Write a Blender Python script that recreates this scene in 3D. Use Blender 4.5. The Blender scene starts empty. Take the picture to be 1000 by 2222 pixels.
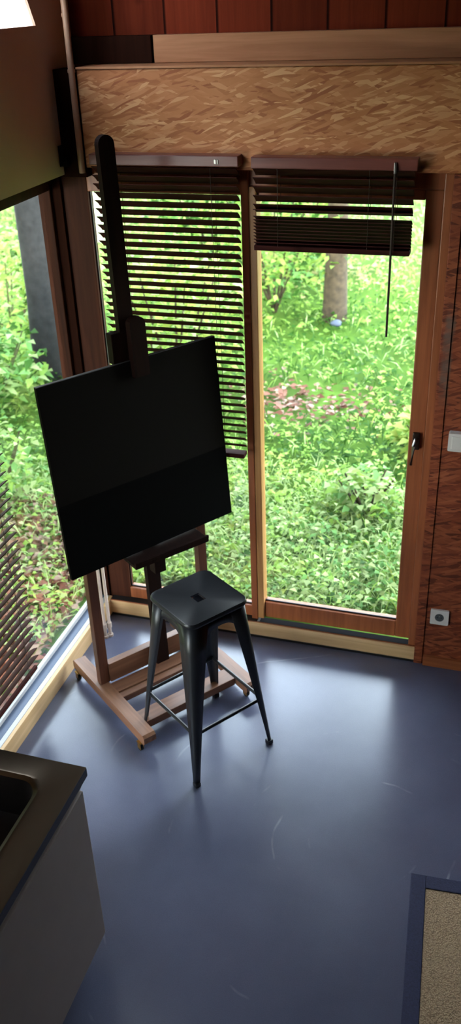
import bpy, bmesh, math, random
import numpy as np
from mathutils import Vector, Matrix, Euler

random.seed(4); RNG = np.random.default_rng(11)
SC = bpy.context.scene
COL = SC.collection
PI = math.pi

# ------------------------------------------------------------------ materials
def lin(c):
    return tuple(((v/255)/12.92 if v/255 <= .04045 else ((v/255+.055)/1.055)**2.4) for v in c) + (1.0,)

def new_mat(name):
    m = bpy.data.materials.new(name); m.use_nodes = True
    nt = m.node_tree
    return m, nt, nt.nodes['Principled BSDF']

def N(nt, kind, **kw):
    n = nt.nodes.new(kind)
    for k, v in kw.items():
        if k in n.inputs: n.inputs[k].default_value = v
        else: setattr(n, k, v)
    return n

def ramp(nt, stops, src):
    r = nt.nodes.new('ShaderNodeValToRGB')
    e = r.color_ramp.elements
    while len(e) < len(stops): e.new(.5)
    for k, (p, c) in enumerate(stops):
        e[k].position = p; e[k].color = c
    nt.links.new(src, r.inputs[0])
    return r

def plain(name, rgb, rough=.5, metal=0.0, spec=.5, var=.12, scale=9.0, bump=0.0):
    """Single colour with a slight procedural mottling."""
    m, nt, b = new_mat(name)
    c = lin(rgb)
    tc = N(nt, 'ShaderNodeTexCoord')
    nz = N(nt, 'ShaderNodeTexNoise', Scale=scale, Detail=4.0)
    nt.links.new(tc.outputs['Object'], nz.inputs['Vector'])
    lo = tuple(v*(1-var) for v in c[:3])+(1,); hi = tuple(min(1, v*(1+var)) for v in c[:3])+(1,)
    r = ramp(nt, [(.3, lo), (.7, hi)], nz.outputs[0])
    nt.links.new(r.outputs[0], b.inputs['Base Color'])
    b.inputs['Roughness'].default_value = rough
    b.inputs['Metallic'].default_value = metal
    b.inputs['Specular IOR Level'].default_value = spec
    if bump:
        bp = N(nt, 'ShaderNodeBump', Strength=bump, Distance=.004)
        nt.links.new(nz.outputs[0], bp.inputs['Height']); nt.links.new(bp.outputs[0], b.inputs['Normal'])
    return m

def wood(name, dark, light, axis='z', rough=.5, scale=1.0, planks=None, spec=.4):
    """Long-grained timber; planks=(axis index, width, groove colour) adds board joints."""
    m, nt, b = new_mat(name)
    tc = N(nt, 'ShaderNodeTexCoord')
    mp = N(nt, 'ShaderNodeMapping')
    s = {'x': (1.2, 22, 22), 'y': (22, 1.2, 22), 'z': (22, 22, 1.2)}[axis]
    mp.inputs['Scale'].default_value = tuple(v*scale for v in s)
    nt.links.new(tc.outputs['Object'], mp.inputs[0])
    nz = N(nt, 'ShaderNodeTexNoise', Scale=1.6, Detail=6.0, Roughness=.6, Distortion=.6)
    nt.links.new(mp.outputs[0], nz.inputs['Vector'])
    r = ramp(nt, [(.28, lin(dark)), (.72, lin(light))], nz.outputs[0])
    out = r.outputs[0]
    # knots
    vo = N(nt, 'ShaderNodeTexVoronoi', Scale=3.2)
    nt.links.new(tc.outputs['Object'], vo.inputs['Vector'])
    kr = ramp(nt, [(.03, (.25, .25, .25, 1)), (.09, (1, 1, 1, 1))], vo.outputs['Distance'])
    mx = N(nt, 'ShaderNodeMixRGB', blend_type='MULTIPLY'); mx.inputs[0].default_value = .6
    nt.links.new(out, mx.inputs[1]); nt.links.new(kr.outputs[0], mx.inputs[2]); out = mx.outputs[0]
    if planks:
        ax, w = planks
        sp = N(nt, 'ShaderNodeSeparateXYZ'); nt.links.new(tc.outputs['Object'], sp.inputs[0])
        dv = N(nt, 'ShaderNodeMath', operation='DIVIDE'); nt.links.new(sp.outputs[ax], dv.inputs[0]); dv.inputs[1].default_value = w
        fr = N(nt, 'ShaderNodeMath', operation='FRACT'); nt.links.new(dv.outputs[0], fr.inputs[0])
        gr = ramp(nt, [(0, (.12, .12, .12, 1)), (.03, (.12, .12, .12, 1)), (.06, (1, 1, 1, 1)), (1, (1, 1, 1, 1))], fr.outputs[0])
        fl = N(nt, 'ShaderNodeMath', operation='FLOOR'); nt.links.new(dv.outputs[0], fl.inputs[0])
        wn = N(nt, 'ShaderNodeTexWhiteNoise', noise_dimensions='1D'); nt.links.new(fl.outputs[0], wn.inputs['W'])
        tr = ramp(nt, [(0, (.62, .62, .62, 1)), (1, (1.0, 1.0, 1.0, 1))], wn.outputs[0])
        for o in (tr.outputs[0], gr.outputs[0]):
            mm = N(nt, 'ShaderNodeMixRGB', blend_type='MULTIPLY'); mm.inputs[0].default_value = 1
            nt.links.new(out, mm.inputs[1]); nt.links.new(o, mm.inputs[2]); out = mm.outputs[0]
    nt.links.new(out, b.inputs['Base Color'])
    b.inputs['Roughness'].default_value = rough
    b.inputs['Specular IOR Level'].default_value = spec
    return m

def osb(name, cols, patch=None):
    """Oriented strand board: three layers of long chips at different angles."""
    m, nt, b = new_mat(name)
    tc = N(nt, 'ShaderNodeTexCoord')
    wob = N(nt, 'ShaderNodeTexNoise', Scale=6.0, Detail=3.0)
    nt.links.new(tc.outputs['Object'], wob.inputs['Vector'])
    add = N(nt, 'ShaderNodeMixRGB', blend_type='LINEAR_LIGHT'); add.inputs[0].default_value = .014
    nt.links.new(tc.outputs['Object'], add.inputs[1]); nt.links.new(wob.outputs['Color'], add.inputs[2])
    val = None; hgt = None
    for k, (ang, sx, sz) in enumerate([(.06, 9, 85), (-.28, 12, 80), (.34, 13, 95)]):
        mp = N(nt, 'ShaderNodeMapping'); mp.inputs['Rotation'].default_value = (0, ang, 0)
        mp2 = N(nt, 'ShaderNodeMapping'); mp2.inputs['Scale'].default_value = (sx, 4, sz)
        mp2.inputs['Location'].default_value = (k*3.1, 0, k*1.7)
        nt.links.new(add.outputs[0], mp.inputs[0]); nt.links.new(mp.outputs[0], mp2.inputs[0])
        vo = N(nt, 'ShaderNodeTexVoronoi', Scale=1.0); nt.links.new(mp2.outputs[0], vo.inputs['Vector'])
        sp = N(nt, 'ShaderNodeSeparateColor'); nt.links.new(vo.outputs['Color'], sp.inputs[0])
        if val is None: val = sp.outputs[0]; hgt = sp.outputs[1]
        else:
            st = ramp(nt, [(.52, (0, 0, 0, 1)), (.58, (1, 1, 1, 1))], sp.outputs[2])
            mx = N(nt, 'ShaderNodeMixRGB'); nt.links.new(st.outputs[0], mx.inputs[0])
            nt.links.new(val, mx.inputs[1]); nt.links.new(sp.outputs[0], mx.inputs[2]); val = mx.outputs[0]
    r = ramp(nt, [(0, lin(cols[0])), (.3, lin(cols[1])), (.7, lin(cols[2])), (1, lin(cols[3]))], val)
    big = N(nt, 'ShaderNodeTexNoise', Scale=3.5, Detail=2.0); nt.links.new(tc.outputs['Object'], big.inputs['Vector'])
    br = ramp(nt, [(.3, (.84, .78, .72, 1)), (.7, (1.0, 1.0, 1.0, 1))], big.outputs[0])
    mm = N(nt, 'ShaderNodeMixRGB', blend_type='MULTIPLY'); mm.inputs[0].default_value = 1
    nt.links.new(r.outputs[0], mm.inputs[1]); nt.links.new(br.outputs[0], mm.inputs[2])
    out = mm.outputs[0]
    if patch:                                   # a rubbed, greyed strip with ragged edges beside the casing
        x0, x1, z0, z1, pc = patch
        sx = N(nt, 'ShaderNodeSeparateXYZ'); nt.links.new(add.outputs[0], sx.inputs[0])
        def band(o, a, bb, soft):
            c = (a+bb)/2; h = (bb-a)/2
            s1 = N(nt, 'ShaderNodeMath', operation='SUBTRACT'); nt.links.new(o, s1.inputs[0]); s1.inputs[1].default_value = c
            s2 = N(nt, 'ShaderNodeMath', operation='ABSOLUTE'); nt.links.new(s1.outputs[0], s2.inputs[0])
            mr = N(nt, 'ShaderNodeMapRange'); nt.links.new(s2.outputs[0], mr.inputs[0])
            mr.inputs[1].default_value = h-soft; mr.inputs[2].default_value = h; mr.inputs[3].default_value = 1; mr.inputs[4].default_value = 0
            return mr.outputs[0]
        a = band(sx.outputs[0], x0, x1, .01); bb = band(sx.outputs[2], z0, z1, .08)
        mu = N(nt, 'ShaderNodeMath', operation='MULTIPLY'); nt.links.new(a, mu.inputs[0]); nt.links.new(bb, mu.inputs[1])
        pn = N(nt, 'ShaderNodeTexNoise', Scale=18.0, Detail=4.0); nt.links.new(tc.outputs['Object'], pn.inputs['Vector'])
        pr = ramp(nt, [(.35, (.05, .05, .05, 1)), (.62, (.8, .8, .8, 1))], pn.outputs[0])
        mu2 = N(nt, 'ShaderNodeMath', operation='MULTIPLY'); nt.links.new(mu.outputs[0], mu2.inputs[0]); nt.links.new(pr.outputs[0], mu2.inputs[1])
        px = N(nt, 'ShaderNodeMixRGB'); nt.links.new(mu2.outputs[0], px.inputs[0]); nt.links.new(out, px.inputs[1]); px.inputs[2].default_value = lin(pc)
        out = px.outputs[0]
    nt.links.new(out, b.inputs['Base Color'])
    b.inputs['Roughness'].default_value = .55
    b.inputs['Specular IOR Level'].default_value = .3
    bp = N(nt, 'ShaderNodeBump', Strength=.2, Distance=.002)
    nt.links.new(val, bp.inputs['Height']); nt.links.new(bp.outputs[0], b.inputs['Normal'])
    return m

def glass_mat(name, tint=(.97, .99, .98), f0=.07):
    m = bpy.data.materials.new(name); m.use_nodes = True; nt = m.node_tree
    nt.nodes.remove(nt.nodes['Principled BSDF']); out = nt.nodes['Material Output']
    tr = N(nt, 'ShaderNodeBsdfTransparent'); tr.inputs[0].default_value = tint+(1,)
    gl = N(nt, 'ShaderNodeBsdfGlossy', Roughness=.02)
    lw = N(nt, 'ShaderNodeLayerWeight', Blend=.5)
    pw = N(nt, 'ShaderNodeMath', operation='POWER'); nt.links.new(lw.outputs['Facing'], pw.inputs[0]); pw.inputs[1].default_value = 5
    ml = N(nt, 'ShaderNodeMath', operation='MULTIPLY_ADD'); nt.links.new(pw.outputs[0], ml.inputs[0]); ml.inputs[1].default_value = 1-f0; ml.inputs[2].default_value = f0
    mx = N(nt, 'ShaderNodeMixShader'); nt.links.new(ml.outputs[0], mx.inputs[0]); nt.links.new(tr.outputs[0], mx.inputs[1]); nt.links.new(gl.outputs[0], mx.inputs[2])
    nt.links.new(mx.outputs[0], out.inputs[0])
    return m

def frost_mat():
    m = bpy.data.materials.new('frosted_glazing'); m.use_nodes = True; nt = m.node_tree
    nt.nodes.remove(nt.nodes['Principled BSDF']); out = nt.nodes['Material Output']
    tl = N(nt, 'ShaderNodeBsdfTranslucent'); tl.inputs[0].default_value = (.90, .93, .96, 1)
    gl = N(nt, 'ShaderNodeBsdfTransparent'); gl.inputs[0].default_value = (.92, .95, .97, 1)
    mx = N(nt, 'ShaderNodeMixShader'); mx.inputs[0].default_value = .55
    nt.links.new(tl.outputs[0], mx.inputs[1]); nt.links.new(gl.outputs[0], mx.inputs[2]); nt.links.new(mx.outputs[0], out.inputs[0])
    return m

def leaf_mat(name, rgb, trans=.4, rough=.45):
    m, nt, b = new_mat(name)
    out = nt.nodes['Material Output']
    tc = N(nt, 'ShaderNodeTexCoord'); nz = N(nt, 'ShaderNodeTexNoise', Scale=2.2, Detail=3.0)
    nt.links.new(tc.outputs['Object'], nz.inputs['Vector'])
    c = tuple(v*.62 for v in lin(rgb)[:3])
    r = ramp(nt, [(.3, tuple(v*.72 for v in c[:3])+(1,)), (.7, tuple(min(1, v*1.2) for v in c[:3])+(1,))], nz.outputs[0])
    nt.links.new(r.outputs[0], b.inputs['Base Color'])
    b.inputs['Roughness'].default_value = .6; b.inputs['Specular IOR Level'].default_value = .12
    tl = N(nt, 'ShaderNodeBsdfTranslucent'); nt.links.new(r.outputs[0], tl.inputs[0])
    mx = N(nt, 'ShaderNodeMixShader'); mx.inputs[0].default_value = trans
    nt.links.new(b.outputs[0], mx.inputs[1]); nt.links.new(tl.outputs[0], mx.inputs[2]); nt.links.new(mx.outputs[0], out.inputs[0])
    return m

def floor_mat():
    m, nt, b = new_mat('blue_grey_vinyl')
    tc = N(nt, 'ShaderNodeTexCoord')
    n1 = N(nt, 'ShaderNodeTexNoise', Scale=2.5, Detail=5.0, Roughness=.6); nt.links.new(tc.outputs['Object'], n1.inputs['Vector'])
    r1 = ramp(nt, [(.3, lin((84, 87, 107))), (.7, lin((94, 97, 117)))], n1.outputs[0])
    n2 = N(nt, 'ShaderNodeTexNoise', Scale=260.0, Detail=2.0); nt.links.new(tc.outputs['Object'], n2.inputs['Vector'])
    r2 = ramp(nt, [(.3, (.88, .88, .88, 1)), (.7, (1.0, 1.0, 1.0, 1))], n2.outputs[0])
    mu = N(nt, 'ShaderNodeMixRGB', blend_type='MULTIPLY'); mu.inputs[0].default_value = 1
    nt.links.new(r1.outputs[0], mu.inputs[1]); nt.links.new(r2.outputs[0], mu.inputs[2])
    # curved scuff marks: thin rings from a distorted wave, kept to a few patches
    mp = N(nt, 'ShaderNodeMapping'); mp.inputs['Location'].default_value = (-1.55, 1.15, 0)
    nt.links.new(tc.outputs['Object'], mp.inputs[0])
    wv = N(nt, 'ShaderNodeTexWave', wave_type='RINGS', rings_direction='Z'); wv.inputs['Scale'].default_value = 2.3
    wv.inputs['Distortion'].default_value = 2.5; wv.inputs['Detail'].default_value = 3
    nt.links.new(mp.outputs[0], wv.inputs['Vector'])
    wr = ramp(nt, [(.0, (0, 0, 0, 1)), (.985, (0, 0, 0, 1)), (1.0, (1, 1, 1, 1))], wv.outputs[0])
    n3 = N(nt, 'ShaderNodeTexNoise', Scale=3.0, Detail=4.0); nt.links.new(tc.outputs['Object'], n3.inputs['Vector'])
    r3 = ramp(nt, [(.60, (0, 0, 0, 1)), (.74, (.25, .25, .25, 1))], n3.outputs[0])
    m3 = N(nt, 'ShaderNodeMath', operation='MULTIPLY'); nt.links.new(wr.outputs[0], m3.inputs[0]); nt.links.new(r3.outputs[0], m3.inputs[1])
    mx = N(nt, 'ShaderNodeMixRGB'); nt.links.new(m3.outputs[0], mx.inputs[0]); nt.links.new(mu.outputs[0], mx.inputs[1]); mx.inputs[2].default_value = lin((205, 210, 220))
    nt.links.new(mx.outputs[0], b.inputs['Base Color'])
    rr = ramp(nt, [(.3, (.21, .21, .21, 1)), (.7, (.24, .24, .24, 1))], n1.outputs[0])
    nt.links.new(rr.outputs[0], b.inputs['Roughness'])
    b.inputs['Specular IOR Level'].default_value = .55
    bp = N(nt, 'ShaderNodeBump', Strength=.08, Distance=.002); nt.links.new(n2.outputs[0], bp.inputs['Height']); nt.links.new(bp.outputs[0], b.inputs['Normal'])
    return m

def coir_mat():
    m, nt, b = new_mat('beige_woven_sisal')
    tc = N(nt, 'ShaderNodeTexCoord')
    mp = N(nt, 'ShaderNodeMapping'); mp.inputs['Scale'].default_value = (190, 190, 1); nt.links.new(tc.outputs['Object'], mp.inputs[0])
    ck = N(nt, 'ShaderNodeTexVoronoi', Scale=1.0); nt.links.new(mp.outputs[0], ck.inputs['Vector'])
    r = ramp(nt, [(0, lin((190, 160, 124))), (1, lin((134, 110, 84)))], ck.outputs['Distance'])
    nt.links.new(r.outputs[0], b.inputs['Base Color']); b.inputs['Roughness'].default_value = .9
    bp = N(nt, 'ShaderNodeBump', Strength=.6, Distance=.003); nt.links.new(ck.outputs['Distance'], bp.inputs['Height']); nt.links.new(bp.outputs[0], b.inputs['Normal'])
    return m

M = dict(
    floor=floor_mat(),
    osb=osb('golden_strand_board', [(158, 92, 54), (184, 118, 72), (194, 128, 82), (220, 164, 116)]),
    osb_dim=osb('dim_lit_strand_board', [(92, 40, 22), (124, 58, 34), (142, 74, 44), (160, 90, 58)], patch=(1.606, 1.654, 1.34, 1.80, (104, 86, 76))),  # same strand board, dim light painted in as a darker, redder copy
    tan=plain('tan_painted_board', (234, 202, 180), rough=.7, spec=.15, var=.05, scale=3),
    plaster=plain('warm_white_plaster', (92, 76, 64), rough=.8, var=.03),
    boards=wood('red_brown_boards', (104, 38, 22), (130, 52, 30), 'z', planks=(0, .215), spec=.05, rough=.7),
    ceil=wood('ceiling_boards', (84, 42, 28), (112, 62, 42), 'y', planks=(0, .2)),
    dark_boards=wood('dark_wall_boards', (96, 60, 42), (130, 84, 60), 'z', planks=(1, .2)),
    beam=wood('pale_brown_beam', (160, 106, 72), (190, 134, 96), 'x', spec=.15),
    darkpost=wood('dark_stained_timber', (30, 14, 9), (46, 23, 15), 'z', spec=.03, rough=.8),
    frame=wood('red_brown_frame_timber', (122, 66, 36), (164, 94, 56), 'z', rough=.4),
    frame_h=wood('red_brown_frame_rail', (122, 66, 36), (164, 94, 56), 'x', rough=.4),
    stile=wood('pale_oak_stile', (138, 94, 52), (182, 132, 80), 'z', rough=.4),
    sill=wood('pale_pine_sill', (190, 152, 104), (222, 186, 138), 'x', rough=.45),
    sill_y=wood('pale_pine_sill_side', (190, 152, 104), (222, 186, 138), 'y', rough=.45),
    white=plain('white_lacquer', (190, 190, 190), rough=.5, var=.03),
    ledge=plain('blue_grey_metal_ledge', (78, 92, 116), rough=.5, metal=.1, var=.05),
    rubber=plain('black_rubber', (16, 16, 20), rough=.5),
    track=plain('matt_black_track', (6, 6, 8), rough=.95, spec=.05),
    basin_shade=plain('shaded_steel_basin', (18, 13, 12), rough=.5, spec=.12),  # shadow inside the steel basin painted in as a dark colour
    frame_shade=wood('shaded_frame_timber', (46, 22, 13), (70, 36, 22), 'z', rough=.6, spec=.08),  # darker copy of the frame timber, corner shade put into its colour
    frost=frost_mat(),
    alu=plain('dull_metal', (150, 148, 142), rough=.3, metal=1.0),
    bronze=plain('dark_bronze', (60, 48, 42), rough=.35, metal=.8),
    glass=glass_mat('window_glass'),
    slat=wood('mahogany_slats', (40, 17, 15), (66, 29, 25), 'x', rough=.75, spec=.06),
    headrail=wood('mahogany_headrail', (92, 46, 40), (120, 66, 56), 'x', rough=.3),
    cord=plain('dark_cord', (52, 36, 28), rough=.8),
    easel=wood('oiled_beech', (74, 42, 30), (104, 62, 44), 'z', rough=.45),
    easel_y=wood('oiled_beech_rails', (104, 68, 48), (142, 100, 74), 'y', rough=.45),
    easel_x=wood('oiled_beech_bars', (94, 60, 43), (130, 90, 66), 'x', rough=.45),
    mast=wood('dark_walnut_mast', (20, 9, 7), (34, 17, 12), 'z', rough=.7, spec=.08),
    brass=plain('brass', (170, 130, 70), rough=.35, metal=.9),
    black=plain('black_canvas', (15, 12, 10), rough=.85, spec=.08, var=.15, scale=300),
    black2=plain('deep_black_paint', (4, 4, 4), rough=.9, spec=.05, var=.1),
    canvas_edge=plain('grey_canvas_edge', (58, 56, 58), rough=.8),
    stool=plain('black_powder_coat', (24, 26, 30), rough=.38, spec=.5, var=.1, scale=40),
    steel=plain('stainless_steel', (70, 58, 46), rough=.36, metal=1.0, var=.04),
    navy=plain('navy_edge_band', (34, 38, 58), rough=.5),
    laminate=plain('pale_grey_laminate', (132, 120, 116), rough=.5, var=.04),
    dark=plain('dark_plinth', (26, 24, 26), rough=.7),
    coir=coir_mat(),
    navy_cloth=plain('navy_cotton_tape', (44, 46, 74), rough=.9, var=.2, scale=200, bump=.3),
    plastic=plain('white_plastic', (214, 208, 200), rough=.35, var=.02),
    hole=plain('shadowy_socket_recess', (70, 72, 72), rough=.6),
    pipe=plain('pale_painted_pipe', (196, 178, 164), rough=.4, var=.05),
    copper=plain('tan_conduit', (178, 138, 112), rough=.4, var=.05),
    bark=plain('grey_brown_bark', (66, 54, 38), rough=.9, var=.45, scale=22, bump=1.0),
    bark2=plain('dark_grey_bark', (30, 30, 30), rough=.9, var=.5, scale=18, bump=1.0),
    soil=plain('meadow_soil', (66, 92, 28), rough=.95, spec=.1, var=.35, scale=1.6),
    stone=plain('blue_grey_stone', (74, 80, 94), rough=.8, var=.2),
    g1=leaf_mat('leaf_mid_green', (174, 216, 100)), g2=leaf_mat('leaf_yellow_green', (210, 228, 116)),
    g3=leaf_mat('leaf_blue_green', (142, 198, 108)), g4=leaf_mat('leaf_pale_green', (208, 232, 154)),
    g5=leaf_mat('leaf_deep_green', (66, 112, 38)),
    dry=leaf_mat('dry_straw', (206, 196, 130)),
    lit1=leaf_mat('fallen_leaf_pink', (166, 112, 92), .15), lit2=leaf_mat('fallen_leaf_brown', (122, 74, 54), .15), lit3=leaf_mat('fallen_leaf_pale', (186, 154, 134), .15),
)

# ------------------------------------------------------------------ mesh helpers
def bm_box(bm, x0, x1, y0, y1, z0, z1, bev=0.0, rot=None, about=None):
    v = [bm.verts.new(p) for p in ((x0, y0, z0), (x1, y0, z0), (x1, y1, z0), (x0, y1, z0), (x0, y0, z1), (x1, y0, z1), (x1, y1, z1), (x0, y1, z1))]
    fs = [bm.faces.new([v[i] for i in f]) for f in ((3, 2, 1, 0), (4, 5, 6, 7), (0, 1, 5, 4), (1, 2, 6, 5), (2, 3, 7, 6), (3, 0, 4, 7))]
    vs = v
    if bev > 0:
        es = list({e for f in fs for e in f.edges})
        r = bmesh.ops.bevel(bm, geom=es, offset=bev, segments=2, profile=.6, affect='EDGES')
        vs = list({w for f in r['faces'] for w in f.verts} | {w for w in v if w.is_valid})
    if rot is not None:
        bmesh.ops.rotate(bm, verts=vs, cent=about or Vector(((x0+x1)/2, (y0+y1)/2, (z0+z1)/2)), matrix=rot)
    return vs

def bm_tube(bm, pts, r, n=10, cap=True):
    """Round tube through a list of points; r is a number or a list of radii."""
    pts = [Vector(p) for p in pts]
    rr = r if isinstance(r, (list, tuple)) else [r]*len(pts)
    rings = []
    for i, p in enumerate(pts):
        d = (pts[min(i+1, len(pts)-1)]-pts[max(i-1, 0)]).normalized()
        a = d.orthogonal().normalized() if abs(d.z) < .99 else Vector((1, 0, 0))
        if abs(d.z) < .99: a = d.cross(Vector((0, 0, 1))).normalized()
        b = d.cross(a).normalized()
        rings.append([bm.verts.new(p+(a*math.cos(2*PI*k/n)+b*math.sin(2*PI*k/n))*rr[i]) for k in range(n)])
    for i in range(len(rings)-1):
        for k in range(n):
            bm.faces.new((rings[i][k], rings[i][(k+1) % n], rings[i+1][(k+1) % n], rings[i+1][k]))
    if cap:
        bm.faces.new(rings[0][::-1]); bm.faces.new(rings[-1])

def bm_prism(bm, outline, axis, a, b):
    """Extrude a 2-D outline along an axis from a to b."""
    def P(u, v, w): return {'x': (w, u, v), 'y': (u, w, v), 'z': (u, v, w)}[axis]
    A = [bm.verts.new(P(u, v, a)) for u, v in outline]; B = [bm.verts.new(P(u, v, b)) for u, v in outline]
    n = len(outline)
    bm.faces.new(A); bm.faces.new(B[::-1])
    for i in range(n):
        bm.faces.new((A[i], B[i], B[(i+1) % n], A[(i+1) % n]))

def rrect(w, h, r, n=6):
    out = []
    for cx, cy, a0 in ((w-r, h-r, 0), (-w+r, h-r, PI/2), (-w+r, -h+r, PI), (w-r, -h+r, 3*PI/2)):
        for k in range(n+1):
            a = a0+PI/2*k/n; out.append((cx+r*math.cos(a), cy+r*math.sin(a)))
    return out

def link(name, bm, mats, parent=None, smooth=False, loc=None):
    bmesh.ops.recalc_face_normals(bm, faces=bm.faces[:])
    me = bpy.data.meshes.new(name); bm.to_mesh(me); bm.free()
    for m in (mats if isinstance(mats, (list, tuple)) else [mats]): me.materials.append(m)
    if smooth:
        me.shade_smooth()
        me.set_sharp_from_angle(angle=math.radians(40))
    o = bpy.data.objects.new(name, me); COL.objects.link(o)
    if loc: o.location = loc
    if parent: o.parent = parent
    return o

def boxes(name, lst, mat, parent=None, bev=.002):
    bm = bmesh.new()
    for b in lst: bm_box(bm, *b[:6], bev=(b[6] if len(b) > 6 else bev))
    return link(name, bm, mat, parent)

def tubes(name, lst, mat, parent=None, n=10):
    bm = bmesh.new()
    for pts, r in lst: bm_tube(bm, pts, r, n)
    return link(name, bm, mat, parent, smooth=True)

def tag(o, label, cat, group=None, kind=None):
    o['label'] = label; o['category'] = cat
    if group: o['group'] = group
    if kind: o['kind'] = kind
    return o

def thing(name, label, cat, loc=(0, 0, 0), rz=0, group=None):
    o = bpy.data.objects.new(name, None); COL.objects.link(o)
    o.empty_display_size = .1; o.location = loc; o.rotation_euler = (0, 0, rz)
    return tag(o, label, cat, group)

def struct(o, label=None):
    o['kind'] = 'structure'
    if label: o['label'] = label
    return o

def sroot(name, label=None):
    o = bpy.data.objects.new(name, None); COL.objects.link(o); o.empty_display_size = .1
    return struct(o, label)

# ------------------------------------------------------------------ the room shell
XR, YF, ZC = 3.6, -5.6, 3.75
struct(boxes('floor', [(-.02, XR, YF, .0, -.1, 0, 0)], M['floor']))

# back wall: side piece right of the door, and the mass above the opening
struct(boxes('wall_back', [(1.60, XR+.1, 0, .2, -.1, 2.265, 0)], M['osb_dim']), 'red brown strand board wall right of the glass door')
struct(boxes('trim_1', [(.132, XR, 0, .15, 2.268, 2.628, .003)], M['osb']), 'golden strand board fascia above the blinds')
struct(boxes('trim_2', [(.132, XR, -.006, .2, 2.629, 2.637, .001)], M['beam']), 'thin ledge board on top of the strand board fascia')
struct(boxes('trim_3', [(.40, XR, .15, .2, 2.638, 2.735, .003)], M['beam']), 'pale timber beam above the strand board fascia')
struct(boxes('trim_7', [(.03, .395, .14, .2, 2.638, 2.735, .003)], M['darkpost']), 'dark block left of the pale beam')  # dark block filling the stretch left of the beam
struct(boxes('wall_upper_back', [(-.1, XR, .2, .26, 2.2, ZC, 0)], M['boards']), 'red brown vertical boards above the beam')
struct(boxes('trim_4', [(-.1, .131, 0, .1, 2.23, 2.63, .003)], M['darkpost']), 'dark corner block left of the strand board fascia')
struct(boxes('trim_5', [(-.058, -.016, .035, .12, -.1, 2.229, .003)], M['darkpost']), 'dark corner post between the two windows')
struct(boxes('baseboard_back', [(1.645, XR, -.016, 0, 0, .055, .002)], M['frame_h']))
struct(boxes('trim_6', [(1.601, 1.640, -.006, 0, .0, 2.262, .0015)], M['osb_dim']), 'narrow casing strip right of the glass door')

# left wall: tan board above the low window with a high glazed opening
def tan_wall():
    bm = bmesh.new()
    x1, x0 = .03, -.02
    z0, zb, top, yA, yB, rk = 2.24, 2.785, 3.6, -1.15, -.092, .41      # high opening with raked sides
    bm_box(bm, -.115, -.021, -2.75, .2, z0, z0+.3)
    bm_box(bm, -.115, -.021, YF, -2.75, z0, z0+.3)
    for lo in ([(YF, z0), (.2, z0), (.2, zb), (YF, zb)], [(YF, zb), (yA, zb), (yA-rk, top), (YF, top)], [(yB, zb), (.2, zb), (.2, top), (yB-rk, top)], [(YF, top), (.2, top), (.2, ZC), (YF, ZC)]):
        bm_prism(bm, lo, 'x', x0, x1)
    return link('wall_left', bm, M['tan'])
struct(tan_wall(), 'tan board wall above the low side window')
struct(boxes('wall_left_lower', [(-.12, 0, YF, -2.75, -.1, 2.24, 0)], M['tan']))
# right wall with a side window, rear wall, ceiling
struct(boxes('wall_right', [(XR, XR+.1, YF, .2, 0, ZC, 0)], M['plaster']))
struct(boxes('wall_front', [(-.1, XR+.1, YF-.1, YF, -.1, ZC, 0)], M['plaster']))
struct(boxes('sky_block_eave', [(-2.3, XR+.2, .261, 1.0, 2.42, 2.50, .004), (-2.3, -.116, -3.2, .26, 2.42, 2.50, .004)], M['frame_h']), 'added timber eave outside, blocking high sky above the windows')  # unseen eave added to cut the high sky light on the floor
struct(boxes('ceiling', [(-.11, XR+.2, YF-.3, .27, ZC, ZC+.12, 0)], M['ceil']))

def pane(name, b, parent):
    return boxes(name, [b], M['glass'], parent, bev=0)

# window_1: fixed bay left of the door
w1 = sroot('window_1', 'fixed glass bay behind the easel')
boxes('corner_stile', [(-.015, .100, .05, .10, .0, 2.268)], M['frame_shade'], w1, bev=.004)
boxes('frame', [(.774, .806, .03, .10, .09, 2.268), (.100, .774, .05, .10, 2.165, 2.268), (.100, .774, .05, .10, .092, .155)], M['frame'], w1, bev=.004)
boxes('glazing_bead', [(.100, .774, .066, .072, .155, .162), (.1, .106, .066, .072, .155, 2.165)], M['rubber'], w1, bev=.001)
pane('pane', (.100, .774, .074, .080, .155, 2.165), w1)
# door_1: glazed sliding door
d1 = sroot('door_1', 'glazed timber sliding door')
boxes('frame', [(1.567, 1.601, .012, .11, .05, 2.268), (.806, 1.6, .05, .11, 2.2, 2.268)], M['frame'], d1, bev=.004)
boxes('stile', [(.807, .838, .032, .10, .098, 2.2)], M['stile'], d1, bev=.005)
boxes('leaf', [(1.497, 1.566, .05, .10, .098, 2.2), (.838, 1.497, .05, .10, 2.162, 2.2), (.838, 1.497, .05, .10, .098, .190)], M['frame'], d1, bev=.005)
boxes('glazing_bead', [(.838, 1.497, .064, .070, .190, .197)], M['rubber'], d1, bev=.001)
pane('pane', (.838, 1.497, .072, .078, .19, 2.162), d1)
boxes('track', [(.806, 1.567, .009, .098, .045, .056), (.806, 1.567, .018, .022, .056, .068), (.806, 1.567, .034, .038, .056, .072)], M['track'], d1, bev=.001)
boxes('threshold', [(.0, 1.605, .0, .008, .012, .090)], M['sill'], d1, bev=.003)
boxes('threshold_strip', [(.0, 1.6, .001, .007, .0902, .0935)], M['frame_h'], d1, bev=.001)
boxes('threshold_base', [(.0, 1.6, .009, .1, -.1, .044), (.0, .806, .009, .1, .0445, .09)], M['dark'], d1, bev=0)
hd = boxes('handle', [(1.514, 1.546, .034, .05, 1.125, 1.205, .006)], M['bronze'], d1)
tubes('lever', [([(1.530, .034, 1.175), (1.530, .0, 1.175), (1.526, -.010, 1.164), (1.520, -.012, 1.075)], [.009, .009, .008, .006])], M['alu'], hd)

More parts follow.
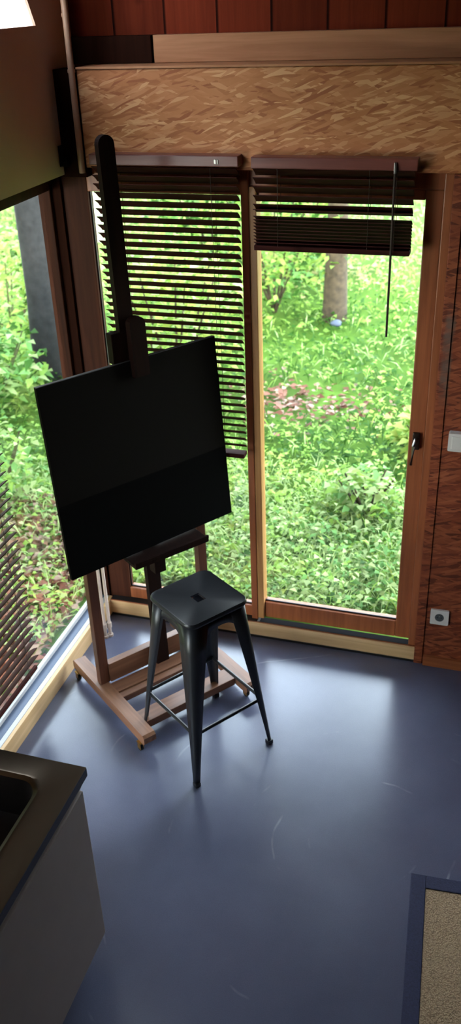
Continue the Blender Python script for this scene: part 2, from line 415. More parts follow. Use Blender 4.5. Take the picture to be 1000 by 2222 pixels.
# window_2: low side window
w2 = sroot('window_2', 'large low side window on the left')
boxes('frame', [(-.115, -.059, .016, .09, -.1, 2.24), (-.11, -.06, -1.42, -1.34, .1, 2.24), (-.11, -.04, -2.75, -2.69, .1, 2.24), (-.11, -.06, -2.69, .016, 2.17, 2.24)], M['frame_shade'], w2, bev=.004)
boxes('bottom_rail', [(-.105, -.085, -2.69, .016, .086, .112)], M['white'], w2)
pane('pane', (-.098, -.092, -2.69, .016, .112, 2.17), w2)
boxes('sill_board', [(-.018, .0, -2.75, .034, .0, .094)], M['sill_y'], w2)
boxes('sill_edge', [(-.042, -.019, -2.75, .034, .05, .0945)], M['white'], w2)
boxes('sill_ledge', [(-.086, -.043, -2.75, .034, .05, .0925)], M['ledge'], w2)
boxes('sill_base', [(-.12, -.019, -2.75, .0, -.1, .049)], M['dark'], w2, bev=0)
# window_3: high glazing in the tan wall
w3 = sroot('window_3', 'high side window cut into the tan wall')
bm = bmesh.new(); bm_prism(bm, [(-1.15, 2.785), (-.092, 2.785), (-.502, 3.6), (-1.56, 3.6)], 'x', .020, .026)
bm.normal_update(); bmesh.ops.recalc_face_normals(bm, faces=bm.faces[:])
for f in bm.faces: f.material_index = 1 if f.normal.x < -.5 else 0
link('frosted_pane', bm, [M['glass'], M['frost']], w3)
# ------------------------------------------------------------------ venetian blinds
def slat_mesh(spec, x0, x1, y, width, along='x'):
    bm = bmesh.new()
    for z, tilt in spec:
        # shallow curved slat, three facets across
        n = 4; sec = []
        for k in range(n+1):
            u = (k/n-.5); sec.append((u*width, -.003*(2*u)**2+.0015))
        prof = [(a, b+.0016) for a, b in sec]+[(a, b-.0016) for a, b in reversed(sec)]
        c, s = math.cos(tilt), math.sin(tilt)
        out = [(y+a*c+b*s, z-a*s+b*c) for a, b in prof]
        bm_prism(bm, out, 'x', x0, x1)
    return bm

def blind(label, x0, x1, y, zt, spec, rail_z, wand, strings, rx=None, loc=(0, 0, 0), rz=0, width=.053, rw=.026):
    t = thing('venetian_blind', label, 'blind', loc, rz, 'dark wooden venetian blinds')
    bm = bmesh.new(); bm_box(bm, x0-.004, x1+.012, y-.032, y+.028, zt-.042, zt, .004); link('headrail', bm, M['headrail'], t)
    link('slats', slat_mesh(spec, x0, x1, y, width), M['slat'], t, smooth=True)
    bm = bmesh.new(); bm_box(bm, x0, x1, y-rw, y+rw, rail_z, rail_z+.02, .004); link('bottom_rail', bm, M['slat'], t)
    for sx in strings:
        for dy in (-.026, .026): tubes('ladder_cord', [([(sx, y+dy, zt-.04), (sx, y+dy, rail_z+.018)], .0011)], M['cord'], t, n=5)
    if wand:
        wx, wz = wand
        tubes('tilt_wand', [([(wx, y-.040, zt-.045), (wx, y-.042, wz)], .0045)], M['cord'], t, n=8)
        boxes('wand_hook', [(wx-.004, wx+.004, y-.044, y-.03, zt-.05, zt-.012)], M['alu'], t, bev=.001)
    return t

ti = math.radians(34)
spec = [(2.268-.0325*k, ti) for k in range(37)]
spec = [s for s in spec if s[0] > 1.075]
lb = blind('dark wooden venetian blind lowered over the fixed bay behind the easel', .178, .784, -.030, 2.330, spec, 1.042, None, (.28, .68))
boxes('cord_lock', [(.70, .708, -.066, -.062, 2.300, 2.316), (.712, .716, -.066, -.062, 2.300, 2.316)], M['alu'], lb, bev=.0005)
spec = [(2.272-.0325*k, ti) for k in range(5)]+[(2.128, math.radians(20))]
spec += [(2.100-.0125*k, math.radians(26)) for k in range(9)]
blind('dark wooden venetian blind drawn up to the top of the glass door', .852, 1.462, -.040, 2.328, spec, 1.978, (1.394, 1.665), (.95, 1.30, 1.40))
spec = [(2.15-.041*k, -math.radians(34)) for k in range(48)]
spec = [s for s in spec if s[0] > .225]
# local x runs along the side wall (rotated a quarter turn)
blind('dark wooden venetian blind lowered to the sill of the left side window', .72, 1.34, .018, 2.2, spec, .195, None, (.82, 1.2), loc=(-.063, 0, 0), rz=-PI/2, rw=.008)

# ------------------------------------------------------------------ small fittings
t = thing('wall_socket', 'white square wall socket low on the red brown wall', 'socket', (1.703, 0, .292))
bm = bmesh.new(); bm_prism(bm, rrect(.042, .041, .005, 3), 'y', -.010, 0); link('plate', bm, M['plastic'], t)
bm = bmesh.new(); n = 20
bm_prism(bm, [(.021*math.cos(2*PI*k/n), .021*math.sin(2*PI*k/n)) for k in range(n)], 'y', -.0115, -.009); link('socket_well', bm, M['hole'], t)
tubes('pin_holes', [([(sx, -.0118, 0), (sx, -.0122, 0)], .003) for sx in (-.009, .009)], M['dark'], t, n=8)
tubes('earth_pin', [([(0, -.011, .011), (0, -.017, .011)], .0025)], M['alu'], t, n=8)
t = thing('light_switch', 'white double light switch box beside the glass door', 'switch', (1.748, 0, 1.208))
bm = bmesh.new(); bm_prism(bm, rrect(.080, .0405, .006, 3), 'y', -.032, 0); link('housing', bm, M['plastic'], t)
boxes('rocker', [(-.066, -.004, -.037, -.031, -.030, .030, .003)], M['plastic'], t)
boxes('rocker', [(.004, .066, -.037, -.031, -.030, .030, .003)], M['plastic'], t)

t = thing('conduit', 'tan vertical conduit beside the strand board fascia', 'pipe', (.118, -.014, 2.25))
tubes('tube', [([(0, 0, 0), (0, 0, 1.45)], .0125)], M['copper'], t, 12)
for z in (.375, .565, .80): tubes('coupling', [([(0, 0, z-.006), (0, 0, z+.006)], .0150)], M['copper'], t, 12)
t = thing('wall_bracket', 'small dark bracket at the low right corner of the tan wall', 'bracket', (.03, -.015, 2.275))
boxes('plate', [(0, .006, -.02, .02, 0, .08)], M['dark'], t); boxes('hook', [(.006, .03, -.012, .012, .0, .014), (.024, .03, -.012, .012, .014, .035)], M['dark'], t, bev=.001)
for k, (x, y, r, lab) in enumerate(((.034, -.215, .008, 'pale floor pipe in the corner behind the easel, nearest the side window'), (.052, -.196, .008, 'pale floor pipe in the corner behind the easel, middle of three'), (.070, -.177, .008, 'pale floor pipe in the corner behind the easel, nearest the back window'))):
    t = thing('heating_pipe', lab, 'pipe', (x, y, 0), 0, 'pale pipes in the corner')
    tubes('tube', [([(0, 0, 0), (0, 0, .95)], r)], M['pipe'], t, 12)
    tubes('collar', [([(0, 0, .055), (0, 0, .085)], .012)], M['pipe'], t, 12)
    tubes('floor_rosette', [([(0, 0, 0), (0, 0, .012)], .015)], M['pipe'], t, 12)

# ------------------------------------------------------------------ easel
EA = math.radians(52.4)
E0 = thing('easel', 'wooden studio easel on casters standing in the window corner', 'easel', (.467, -.4985, 0), EA)
def rail(xc):
    bm = bmesh.new()
    bm_prism(bm, [(-.325, .052), (-.335, .062), (-.335, .092), (-.322, .102), (.325, .102), (.335, .092), (.335, .062), (.325, .052)], 'x', xc-.030, xc+.030)
    return link('base_rail', bm, M['easel_y'], E0)
def caster(x, y):
    fork = boxes('caster', [(x-.010, x-.007, y-.012, y+.012, .014, .044), (x+.007, x+.010, y-.012, y+.012, .014, .044), (x-.012, x+.012, y-.014, y+.014, .044, .052)], M['brass'], E0, bev=.001)
    bm = bmesh.new(); bm_tube(bm, [(x-.0065, y+.004, .017), (x+.0065, y+.004, .017)], .017, 16); link('wheel', bm, M['rubber'], fork, smooth=True)
for xc in (-.252, .298):
    rail(xc)
    for yc in (-.295, .295): caster(xc-.028 if xc < 0 else xc-.004, yc)
boxes('post', [(-.262, -.216, .080, .120, .102, 1.02, .003)], M['easel'], E0)
boxes('post', [(.318, .362, .092, .132, .060, 1.02, .003)], M['easel'], E0)
boxes('rear_crossbar', [(-.215, .317, .074, .112, .103, .205, .003)], M['easel_x'], E0)
boxes('upper_crossbar', [(-.262, .362, .133, .155, .92, .99, .003)], M['easel_x'], E0)
boxes('shelf_board', [(-.224, .262, -.005, .068, .070, .1015, .003)], M['easel_x'], E0)
boxes('shelf_lip', [(-.224, .262, -.048, -.012, .066, .098, .003)], M['easel_x'], E0)
boxes('front_crossbar', [(-.224, .262, -.250, -.165, .055, .095, .003)], M['easel_x'], E0)
# leaning mast with rounded head
bm = bmesh.new()
W = .0325; H = 2.31
out = [(-W, 0), (W, 0)]+[(W*math.cos(a), H+W*math.sin(a)) for a in [PI*k/10 for k in range(11)]]
bm_prism(bm, out, 'y', 0, .030)
mast = link('mast', bm, M['mast'], E0, loc=(.058, .050, .103)); mast.rotation_euler = (math.radians(-2.0), 0, 0)
# sliding top clamp
t = boxes('clamp_slider', [(-.075, .040, -.004, .040, 1.50, 1.625, .004)], M['mast'], mast)
bm = bmesh.new(); out = [(-.035, 1.44), (.035, 1.44), (.035, 1.655)]+[(.035*math.cos(a), 1.655+.028*math.sin(a)) for a in [PI*k/8 for k in range(1, 8)]]+[(-.035, 1.655)]
bm_prism(bm, [(u+.028, v) for u, v in out], 'y', -.040, -.006); link('clamp_block', bm, M['mast'], mast)
tubes('clamp_knob', [([(-.02, .034, 1.56), (-.02, .075, 1.56)], .016)], M['rubber'], mast)
# tray
tr = boxes('tray', [(-.10, .275, -.070, .048, .752, .770, .003)], M['mast'], E0)
boxes('tray_lip', [(-.10, .275, -.072, -.060, .770, .785, .002)], M['mast'], tr)
boxes('tray_bracket', [(.030, .086, .0, .049, .64, .752, .003)], M['mast'], E0)

# canvas resting on the tray, held by the clamp
CY = math.radians(55.6)
cv = thing('canvas', 'large black painted canvas tilted on the easel', 'canvas', (.488, -.441, .7765), CY)
def canvas_mesh():
    bm = bmesh.new(); Wc, Hc = .424, .836; d = .02; split = .335
    bm_box(bm, -Wc, Wc, 0, d, 0, Hc, .0025)
    bmesh.ops.bisect_plane(bm, geom=bm.verts[:]+bm.edges[:]+bm.faces[:], plane_co=(0, 0, split), plane_no=(0, 0, 1))
    for f in bm.faces:
        c = f.calc_center_median()
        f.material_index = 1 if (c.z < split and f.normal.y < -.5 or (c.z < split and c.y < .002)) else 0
        if c.z > Hc-.004: f.material_index = 2
    return bm
c = link('stretched_canvas', canvas_mesh(), [M['black'], M['black2'], M['canvas_edge']], cv); c.rotation_euler = (math.radians(-5.0), 0, 0)

# ------------------------------------------------------------------ bar stool
ST = thing('bar_stool', 'black metal bar stool with a slotted square seat', 'stool', (.787, -.76, 0), .952)
SH = .769; SW = .150; FW = .205
def seat_mesh():
    bm = bmesh.new()
    n = 6
    rings = []
    for (w, z, r) in ((SW-.012, SH-.004, .034), (SW-.004, SH, .038), (SW, SH-.005, .042), (SW+.001, SH-.014, .042), (SW-.003, SH-.022, .040), (SW-.006, SH-.022, .038), (SW-.004, SH-.012, .038)):
        rings.append([bm.verts.new((x, y, z)) for x, y in rrect(w, w, r, n)])
    m = len(rings[0])
    for a, b in zip(rings[:-1], rings[1:]):
        for k in range(m): bm.faces.new((a[k], a[(k+1) % m], b[(k+1) % m], b[k]))
    # slot hole: stadium outline, bridged to the inner ring of the pan
    R = .020; L = .028
    slot = []
    for k in range(m):
        a = math.atan2(rings[0][k].co.y, rings[0][k].co.x)
        # slot runs across the seat diagonal-free, along local x
        dy, dx = math.cos(a), math.sin(a)
        # stadium ray hit
        if abs(dy) > 1e-6 and abs(R/abs(dy)*dx) <= L: s = R/abs(dy)
        else:
            cx = math.copysign(L, dx); bq = dx*cx; s = bq+math.sqrt(max(0, bq*bq-(L*L-R*R)))
        slot.append((dy*s, dx*s))
    ang = 0
    top = [bm.verts.new((x, y, SH-.0045)) for x, y in slot]
    low = [bm.verts.new((x*.97, y*.97, SH-.014)) for x, y in slot]
    for k in range(m):
        k2 = (k+1) % m
        bm.faces.new((top[k], top[k2], rings[0][k2], rings[0][k])); bm.faces.new((low[k], low[k2], top[k2], top[k]))
    return bm
s = link('seat', seat_mesh(), M['stool'], ST, smooth=True)
md = s.modifiers.new('thickness', 'SOLIDIFY'); md.thickness = .002; md.offset = -1
def leg_mesh(i, j):
    """Folded sheet leg: an L section with a rounded outer corner, tapering to the foot."""
    bm = bmesh.new(); rows = []
    nz = 7
    for a in range(nz):
        f = a/(nz-1); z = SH-.024-(SH-.024-.012)*f
        c = (SW-.010)*(1-f)+FW*f
        w = .066*(1-f)**1.15+.019; r = .022*(1-f)+.010
        pts = [(c-w, c)]
        for k in range(6):
            an = PI/2-PI/2*k/5
            pts.append((c-r+r*math.cos(an), c-r+r*math.sin(an)))
        pts.append((c, c-w))
        rows.append([bm.verts.new((i*x, j*y, z)) for x, y in pts])
    for A, B in zip(rows[:-1], rows[1:]):
        for k in range(len(A)-1): bm.faces.new((A[k], A[k+1], B[k+1], B[k]))
    return bm
for i in (-1, 1):
    for j in (-1, 1):
        l = link('leg', leg_mesh(i, j), M['stool'], ST, smooth=True)
        md = l.modifiers.new('thickness', 'SOLIDIFY'); md.thickness = .003; md.offset = 0
        bm = bmesh.new(); bm_box(bm, -.013, .013, -.013, .013, 0, .022, .004)
        for v in bm.verts: v.co.x += i*(FW-.009); v.co.y += j*(FW-.009)
        link('foot_cap', bm, M['rubber'], l)
# apron: four arched skirts
def apron(side):
    bm = bmesh.new(); n = 12; up = []; lo = []
    for k in range(n+1):
        u = -1+2*k/n; zb = SH-.062-.050*abs(u)**3
        h = SW-.010
        def pos(z):
            f = (SH-.024-z)/(SH-.036); c = h*(1-f)+FW*f-.002
            p = (u*(c-.055), -c)
            a = side*PI/2
            return (p[0]*math.cos(a)-p[1]*math.sin(a), p[0]*math.sin(a)+p[1]*math.cos(a), z)
        up.append(bm.verts.new(pos(SH-.022))); lo.append(bm.verts.new(pos(zb)))
    for k in range(n): bm.faces.new((up[k], up[k+1], lo[k+1], lo[k]))
    o = link('apron', bm, M['stool'], ST, smooth=True); md = o.modifiers.new('thickness', 'SOLIDIFY'); md.thickness = .002; md.offset = 0
for k in range(4): apron(k)
zz = .255; f = (SH-.024-zz)/(SH-.036); cc = (SW-.010)*(1-f)+FW*f-.008
for a, b in (((-1, -1), (1, -1)), ((1, -1), (1, 1)), ((1, 1), (-1, 1)), ((-1, 1), (-1, -1))):
    tubes('footrest_bar', [([(a[0]*cc, a[1]*cc, zz), (b[0]*cc, b[1]*cc, zz)], .0075)], M['stool'], ST, 10)

# ------------------------------------------------------------------ kitchen unit and sink top
KX, KY, KE = .785, -1.83, -3.45
ku = thing('kitchen_cabinet', 'pale grey kitchen cabinet in the front left corner of the view', 'cabinet', (KX, KY, 0))
boxes('carcass', [(-.57, -.022, KE-KY, -.004, .115, .68, .002), (-.040, -.022, KE-KY, -.004, .681, .838, .001), (-.57, -.552, KE-KY, -.004, .681, .838, .001), (-.551, -.041, -.022, -.004, .681, .838, .001), (-.551, -.041, KE-KY, KE-KY+.018, .681, .838, .001)], M['laminate'], ku)
boxes('plinth', [(-.55, -.075, KE-KY, -.05, .0, .114, .001)], M['dark'], ku)
boxes('top_rail', [(-.021, -.006, KE-KY, -.004, .800, .838, .002)], M['laminate'], ku)
for a, b in ((-.80, -.006), (KE-KY, -.806)):
    dr = boxes('door', [(-.020, 0, a, b, .118, .792, .006)], M['laminate'], ku)
    hy = a+.06
    tubes('door_handle', [([(0, hy-.0, .56), (.028, hy, .56), (.028, hy, .68), (0, hy, .68)], .005)], M['alu'], dr)
wt = thing('sink_worktop', 'dark steel sink worktop with a navy edge on the pale grey cabinet', 'worktop', (KX, KY, .839))
def worktop():
    bm = bmesh.new(); x0, x1, y0, y1 = -.60, .012, KE-KY, .012
    zt = .034
    # top plate with a rounded basin opening, raised rim
    bx, by, bw, bh, r = -.30, -.44, .205, .36, .06
    inner = [(bx+u, by+v) for u, v in rrect(bw, bh, r, 6)]
    outer = []
    for (u, v) in inner:
        d = Vector((u-bx, v-by)); 
        tx = ((x1-bx)/d.x if d.x > 0 else (x0-bx)/d.x) if abs(d.x) > 1e-6 else 1e9
        ty = ((y1-by)/d.y if d.y > 0 else (-1.0-by)/d.y) if abs(d.y) > 1e-6 else 1e9
        s = min(tx, ty); outer.append((bx+d.x*s, by+d.y*s))
    # push four corners to the true corners
    for cx, cy in ((x1, y1), (x0, y1), (x0, -1.0), (x1, -1.0)):
        k = min(range(len(outer)), key=lambda q: (outer[q][0]-cx)**2+(outer[q][1]-cy)**2); outer[k] = (cx, cy)
    O = [bm.verts.new((u, v, zt)) for u, v in outer]
    def ring(gr, z): return [bm.verts.new((bx+(u-bx)*gr[0], by+(v-by)*gr[1], z)) for u, v in inner]
    R1 = ring((1.10, 1.06), zt); R2 = ring((1.06, 1.035), zt+.003); R3 = ring((1, 1), zt-.004); R4 = ring((.95, .97), zt-.15); R5 = ring((.80, .88), zt-.165)
    n = len(O)
    for A, B in ((O, R1), (R1, R2), (R2, R3), (R3, R4), (R4, R5)):
        for k in range(n): bm.faces.new((A[k], A[(k+1) % n], B[(k+1) % n], B[k]))
    bm.faces.new(R5)
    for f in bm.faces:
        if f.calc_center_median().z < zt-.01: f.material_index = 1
    q = [bm.verts.new(p) for p in ((x0, -1.0, zt), (x1, -1.0, zt), (x1, y0, zt), (x0, y0, zt))]; bm.faces.new(q)
    bmesh.ops.remove_doubles(bm, verts=bm.verts[:], dist=.0005)
    return bm
link('sink_top', worktop(), [M['steel'], M['basin_shade']], wt, smooth=True)
boxes('front_edge', [(-.004, .013, KE-KY, .012, .0, .0325, .003)], M['navy'], wt)
boxes('end_edge', [(-.60, -.005, -.003, .0125, .0, .0325, .003)], M['navy'], wt)
tubes('drain', [([(-.30, -.44, -.1308), (-.30, -.44, -.1285)], .035)], M['alu'], wt, 20)

# ------------------------------------------------------------------ mat
mt = thing('floor_mat', 'beige woven mat with a navy cloth border on the floor', 'mat', (1.743, -1.24, 0), math.radians(4.0))
boxes('weave', [(.05, .75, -1.25, -.05, .001, .010, .002)], M['coir'], mt)
boxes('border', [(0, .056, -1.30, 0, .0005, .013, .003), (.744, .80, -1.30, 0, .0005, .013, .003), (.056, .744, -.056, 0, .0005, .0128, .003), (.056, .744, -1.30, -1.244, .0005, .0128, .003)], M['navy_cloth'], mt)

# ------------------------------------------------------------------ outdoors
GZ = -.12
def ground_z(x, y):
    return GZ+.035*np.sin(x*1.1+.4)*np.cos(y*.8)+np.maximum(0, y-6)*.012
def ground():
    xs = np.linspace(-26, 22, 97); ys = np.linspace(-8, 40, 97)
    bm = bmesh.new(); g = [[bm.verts.new((x, y, float(ground_z(x, y)))) for y in ys] for x in xs]
    for a in range(96):
        for b in range(96):
            xm = (xs[a]+xs[a+1])/2; ym = (ys[b]+ys[b+1])/2
            if -.2 < xm < 3.9 and ym < -.3: continue
            bm.faces.new((g[a][b], g[a+1][b], g[a+1][b+1], g[a][b+1]))
    return link('ground', bm, M['soil'], smooth=True)
struct(ground(), 'meadow ground outside')

def quads(name, P, F, mats, mi, parent=None):
    me = bpy.data.meshes.new(name)
    me.vertices.add(len(P)); me.vertices.foreach_set('co', np.asarray(P, np.float32).ravel())
    nf = len(F); me.loops.add(nf*4); me.polygons.add(nf)
    me.loops.foreach_set('vertex_index', np.asarray(F, np.int32).ravel())
    me.polygons.foreach_set('loop_start', np.arange(0, nf*4, 4, dtype=np.int32))
    me.polygons.foreach_set('material_index', np.asarray(mi, np.int32))
    for m in mats: me.materials.append(m)
    me.update(calc_edges=True); me.validate()
    o = bpy.data.objects.new(name, me); COL.objects.link(o)
    if parent: o.parent = parent
    return o

def leaves(cen, dirs, length, width, droop=.25):
    """One folded diamond per leaf. cen (n,3), dirs (n,3) unit, length/width (n,)."""
    n = len(cen)
    up = np.tile([0, 0, 1.0], (n, 1))+RNG.normal(0, .35, (n, 3))
    side = np.cross(dirs, up); side /= np.linalg.norm(side, axis=1, keepdims=True)+1e-9
    nor = np.cross(side, dirs)
    L = length[:, None]; Wd = width[:, None]
    p0 = cen; tip = cen+dirs*L-np.array([0, 0, 1.0])*L*droop
    mid = cen+dirs*L*.5
    a = mid+side*Wd*.5+nor*Wd*.15; b = mid-side*Wd*.5+nor*Wd*.15
    P = np.stack([p0, a, tip, b], 1).reshape(-1, 3)
    F = np.arange(n*4).reshape(n, 4)
    return P, F

def rdir(n, zlo=-.3, zhi=.8):
    a = RNG.uniform(0, 2*PI, n); z = RNG.uniform(zlo, zhi, n); r = np.sqrt(np.maximum(0, 1-z*z))
    return np.stack([r*np.cos(a), r*np.sin(a), z], 1)

GREENS = [M['g1'], M['g2'], M['g3'], M['g4'], M['g5'], M['dry']]

def patch_noise(x, y, s=1.0):
    return np.sin(x*1.7*s+1.3*np.sin(y*1.1*s))+np.sin(y*2.1*s+1.7*np.sin(x*.9*s)+2)

# view wedge of meadow outside the two glazed walls
def in_house(x, y): return (x > -.28) & (x < 4.0) & (y < .32)
def scatter(n, ymax, near=.35):
    """Points thinned with distance from the corner of the house."""
    r = near+(ymax-near)*RNG.uniform(0, 1, n)**1.5
    a = RNG.uniform(math.radians(20), math.radians(215), n)
    x = .3+r*np.cos(a)*1.15; y = .1+r*np.sin(a)
    k = ~in_house(x, y) & (y > -3)
    return x[k], y[k]

def meadow():
    x, y = scatter(70000, 17)
    n = len(x); d = np.hypot(x, y)
    litter = ((x-.25)/.55)**2+((y-3.25)/.5)**2 < RNG.uniform(.4, 1.4, n)
    bare = (x < -.1) & (x > -1.5) & (y < 1.0) & (y > -3) & (RNG.uniform(0, 1, n) < .72)
    k = ~(litter | bare); x, y, d = x[k], y[k], d[k]; n = len(x)
    h = RNG.uniform(.02, .16, n)
    cen = np.stack([x, y, ground_z(x, y)+h*.7], 1)
    sz = RNG.uniform(.022, .052, n)*(1+d*.10)
    P, F = leaves(cen, rdir(n, -.1, .55), sz, sz*RNG.uniform(.45, .8, n))
    pn = patch_noise(x, y)+RNG.normal(0, .8, n)
    mi = np.where(pn > 1.2, 1, np.where(pn > .1, 0, np.where(pn > -.9, 3, 2)))
    mi = np.where(RNG.uniform(0, 1, n) < .06, 4, mi)
    u = RNG.uniform(0, 1, n)                                     # deeper greens paint shade into the middle distance
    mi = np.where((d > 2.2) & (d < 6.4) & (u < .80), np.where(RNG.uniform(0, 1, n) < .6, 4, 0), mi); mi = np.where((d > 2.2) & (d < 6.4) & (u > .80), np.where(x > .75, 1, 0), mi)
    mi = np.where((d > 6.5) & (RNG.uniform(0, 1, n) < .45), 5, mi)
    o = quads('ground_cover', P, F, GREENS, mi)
    tag(o, 'low leafy green ground cover spreading over the meadow', 'ground cover', kind='stuff')
    # grass blades
    x, y = scatter(36000, 14); n = len(x); d = np.hypot(x, y)
    bare = (x < -.1) & (x > -1.5) & (y < 1.0) & (RNG.uniform(0, 1, n) < .8)
    litter = ((x-.25)/.55)**2+((y-3.25)/.5)**2 < RNG.uniform(.3, 1.3, n)
    k = ~(bare | litter); x, y, d = x[k], y[k], d[k]; n = len(x)
    cen = np.stack([x, y, ground_z(x, y)], 1)
    sz = RNG.uniform(.10, .24, n)
    P, F = leaves(cen, rdir(n, .55, .98), sz, .007+.0016*d, .3)
    pn = patch_noise(x+3, y, .7)+RNG.normal(0, .7, n)
    mi = np.where(pn > .8, 1, np.where(pn > -.5, 0, 3)); mi = np.where((d > 2.2) & (d < 6.2) & (RNG.uniform(0, 1, n) < .65), 4, mi); mi = np.where((d > 6) & (RNG.uniform(0, 1, n) < .5), 5, mi)  # deep green share paints the same mid-distance shade into the grass
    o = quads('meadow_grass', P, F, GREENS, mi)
    tag(o, 'thin blades of long meadow grass outside the windows', 'grass', kind='stuff')
    # fallen leaves
    a = RNG.uniform(0, 1, (9000, 2)); x = -.15-1.6*a[:, 0]; y = -3+4.3*a[:, 1]
    b = RNG.normal(0, 1, (420, 2)); x = np.append(x, .25+b[:, 0]*.33); y = np.append(y, 3.25+b[:, 1]*.28)
    k = ~in_house(x, y); x, y = x[k], y[k]; n = len(x)
    cen = np.stack([x, y, ground_z(x, y)+RNG.uniform(.004, .05, n)], 1); sz = RNG.uniform(.04, .09, n)
    P, F = leaves(cen, rdir(n, -.1, .25), sz, sz*.6, .05)
    o = quads('fallen_leaves', P, F, [M['lit1'], M['lit2'], M['lit3']], RNG.integers(0, 3, n))
    tag(o, 'dry pinkish brown leaves fallen on the ground outside', 'fallen leaves', kind='stuff')
meadow()

def tree(name, label, x, y, r, h, lean, bark, crown_r, crown_z, nleaf, cat='tree', group=None, off=(0, 0)):
    z0 = float(ground_z(x, y))
    t = thing(name, label, cat, (x, y, z0), 0, group)
    bm = bmesh.new(); pts = []; rr = []
    for k in range(12):
        f = k/11; pts.append((lean[0]*f*h+.03*math.sin(3*f), lean[1]*f*h+.03*math.cos(4*f)-.03, f*h-.05)); rr.append(r*(1.35 if k == 0 else 1.08-.45*f))
    bm_tube(bm, pts, rr, 14)
    for k in range(5):
        a = 2*PI*k/5+.4; f = .5+.05*k; b = Vector((lean[0]*f*h, lean[1]*f*h, f*h)); e = b+Vector((math.cos(a)*crown_r*.6+off[0]*.8, math.sin(a)*crown_r*.6+off[1]*.8, .9))
        bm_tube(bm, [b, (b+e)/2+Vector((0, 0, .2)), e], [r*.4, r*.28, r*.12], 8)
    link('trunk', bm, bark, t, smooth=True)
    n = nleaf; d = rdir(n, -1, 1)*crown_r*RNG.uniform(.35, 1, (n, 1))**.5; d[:, 2] *= .7
    cen = d+np.array([lean[0]*h+off[0], lean[1]*h+off[1], crown_z]); sz = RNG.uniform(.22, .40, n)
    P, F = leaves(cen, rdir(n, -.6, .5), sz, sz*.62)
    mi = RNG.choice([4, 4, 4, 2], n)
    quads('crown', P, F, GREENS, mi, t)
    return t
tree('tree', 'slim grey brown tree trunk in the meadow beyond the glass door', .12, 5.5, .10, 11.0, (.004, .0), M['bark'], 2.9, 7.5, 5200, off=(.5, -1.7))
tree('tree', 'dark grey tree trunk close outside the left side window', -2.0, 3.30, .135, 9.0, (-.006, .0), M['bark2'], 2.4, 7.0, 2400)

def bush(label, x, y, w, h, n, pal, leaf=(.07, .13), group='shrubs in the meadow'):
    z0 = float(ground_z(x, y))
    t = thing('shrub', label, 'shrub', (x, y, z0), 0, group)
    ls = []
    for k in range(7):
        a = 2*PI*k/7; ls.append(([(0, 0, -.03), (math.cos(a)*w*.25, math.sin(a)*w*.25, h*.5), (math.cos(a)*w*.42, math.sin(a)*w*.42, h*.85)], [.014, .010, .005]))
    tubes('stems', ls, M['bark'], t, 6)
    u = RNG.uniform(0, 1, n); d = rdir(n, -1, 1)*(RNG.uniform(.3, 1, (n, 1))**.6)
    lump = 1+.25*np.sin(d[:, 0]*7+x*3)*np.cos(d[:, 1]*6+y)
    cen = np.stack([d[:, 0]*w*.6*lump, d[:, 1]*w*.6*lump, h*.55+d[:, 2]*h*.5*lump], 1); cen[:, 2] = np.maximum(cen[:, 2], .05)
    sz = RNG.uniform(leaf[0], leaf[1], n); dr = rdir(n, -.5, .6)
    P, F = leaves(cen, dr, sz, sz*.62)
    quads('foliage', P, F, GREENS, RNG.choice(pal, n), t)
    return t
bush('broad leaved bright shrub outside the side window, left of the dark trunk', -2.75, 3.9, 1.1, 1.15, 900, [0, 0, 1, 3, 4])
bush('low deep green shrub outside the side window, below the bright shrub', -2.2, 2.6, .8, .7, 600, [0, 2, 4, 3])
bush('leafy yellow green shrub seen through the slats left of the easel mast', -.75, 3.1, .9, 1.25, 900, [0, 1, 1, 3])
bush('dense green shrub seen through the lowered blind right of the easel mast', -.55, 5.6, 1.3, 1.6, 1300, [0, 2, 4, 0, 1])
bush('tall deep green shrub seen through the upper slats of the lowered blind', -1.9, 7.6, 1.9, 2.0, 1500, [4, 0, 2, 4, 1], (.09, .17))
bush('small bright bush at the upper left corner of the glass door', -.62, 6.9, .8, .8, 500, [0, 1, 0, 4])
bush('rounded leafy plant in the grass close outside the glass door', 1.1, 1.55, .42, .32, 330, [0, 2, 3, 3], (.05, .09))
bush('yellow green clump of long leaves near the right edge of the glass door', 1.42, 2.5, .45, .34, 330, [1, 1, 0], (.08, .14))
bush('far green shrub at the top of the side window', -6.2, 8.6, 2.2, 1.5, 900, [0, 1, 3], (.10, .18))
bush('pale green sapling low outside the side window, behind the canvas', -1.35, 1.15, .55, .6, 420, [3, 0, 2], (.05, .09))
for x, y, lab in ((-5.6, -4.2, 'unseen hedge tree added to block sky left of the side window, nearest the viewer'), (-6.0, -.9, 'unseen hedge tree added to block sky left of the side window, middle of the row'), (-6.4, 2.5, 'unseen hedge tree added to block sky left of the side window, end of the row')):
    bush(lab, x, y, 3.4, 6.2, 3600, [4, 4, 2, 0], (.26, .44), 'unseen hedge trees added to block the left sky')  # row added out of view to cut sky light from the left
bm = bmesh.new(); bmesh.ops.create_icosphere(bm, subdivisions=3, radius=.06)
for v in bm.verts: v.co.z *= .55; v.co *= 1+.12*math.sin(v.co.x*40+v.co.y*25)
o = link('stone', bm, M['stone'], smooth=True, loc=(.20, 5.15, GZ+.07)); tag(o, 'small blue grey stone in the grass at the foot of the slim trunk', 'stone')

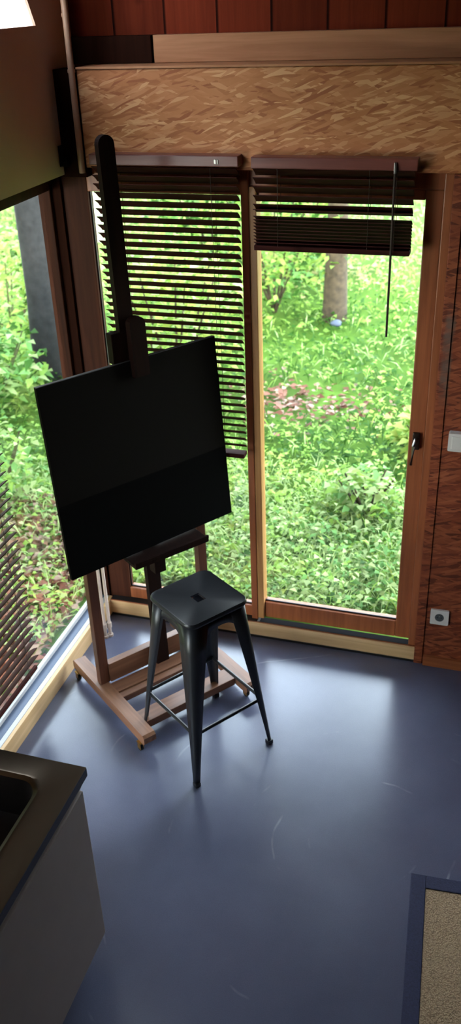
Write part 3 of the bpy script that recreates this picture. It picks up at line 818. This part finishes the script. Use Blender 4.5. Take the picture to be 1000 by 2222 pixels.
# ------------------------------------------------------------------ light
w = bpy.data.worlds.new('World'); SC.world = w; w.use_nodes = True
bg = w.node_tree.nodes['Background']; nt = w.node_tree
tc = N(nt, 'ShaderNodeTexCoord'); sp = N(nt, 'ShaderNodeSeparateXYZ'); nt.links.new(tc.outputs['Generated'], sp.inputs[0])
r = ramp(nt, [(0, (1.0, 1.0, .97, 1)), (.3, (.86, .95, 1.05, 1)), (.7, (.78, .92, 1.12, 1)), (1, (.5, .64, .85, 1))], sp.outputs[2])
nt.links.new(r.outputs[0], bg.inputs[0]); bg.inputs[1].default_value = 19.0
sl = bpy.data.lights.new('sun', 'SUN'); sl.energy = 8.0; sl.angle = math.radians(6); sl.color = (1, .95, .82)
so = bpy.data.objects.new('sun', sl); COL.objects.link(so)
so.rotation_euler = Vector((0.0, .80, -.60)).to_track_quat('-Z', 'Y').to_euler()

# ------------------------------------------------------------------ camera
C = Vector((1.84792503, -3.55876043, 2.87314075))
yaw, pit, rol = math.radians(18.00896183), math.radians(29.88747382), math.radians(-2.23688466)
fv = Vector((-math.sin(yaw)*math.cos(pit), math.cos(yaw)*math.cos(pit), -math.sin(pit)))
rv = Vector((math.cos(yaw), math.sin(yaw), 0)); uv = rv.cross(fv)
r2 = rv*math.cos(rol)+uv*math.sin(rol); u2 = -rv*math.sin(rol)+uv*math.cos(rol)
cd = bpy.data.cameras.new('camera'); co = bpy.data.objects.new('camera', cd); COL.objects.link(co)
mw = Matrix((r2, u2, -fv)).transposed().to_4x4(); mw.translation = C; co.matrix_world = mw
cd.sensor_fit = 'VERTICAL'; cd.sensor_height = 36.0; cd.lens = 36.0*1966.208/2222; cd.clip_start = .02; cd.clip_end = 300
SC.camera = co
cd.dof.use_dof = True; cd.dof.focus_distance = 3.1; cd.dof.aperture_fstop = 3.2

SC.view_settings.view_transform = 'Standard'; SC.view_settings.look = 'None'
SC.view_settings.gamma = 1.0; SC.view_settings.use_curve_mapping = False
SC.view_settings.exposure = 0.0
SC.cycles.max_bounces = 10; SC.cycles.diffuse_bounces = 5; SC.cycles.transparent_max_bounces = 16
SC.cycles.sample_clamp_indirect = 6.0
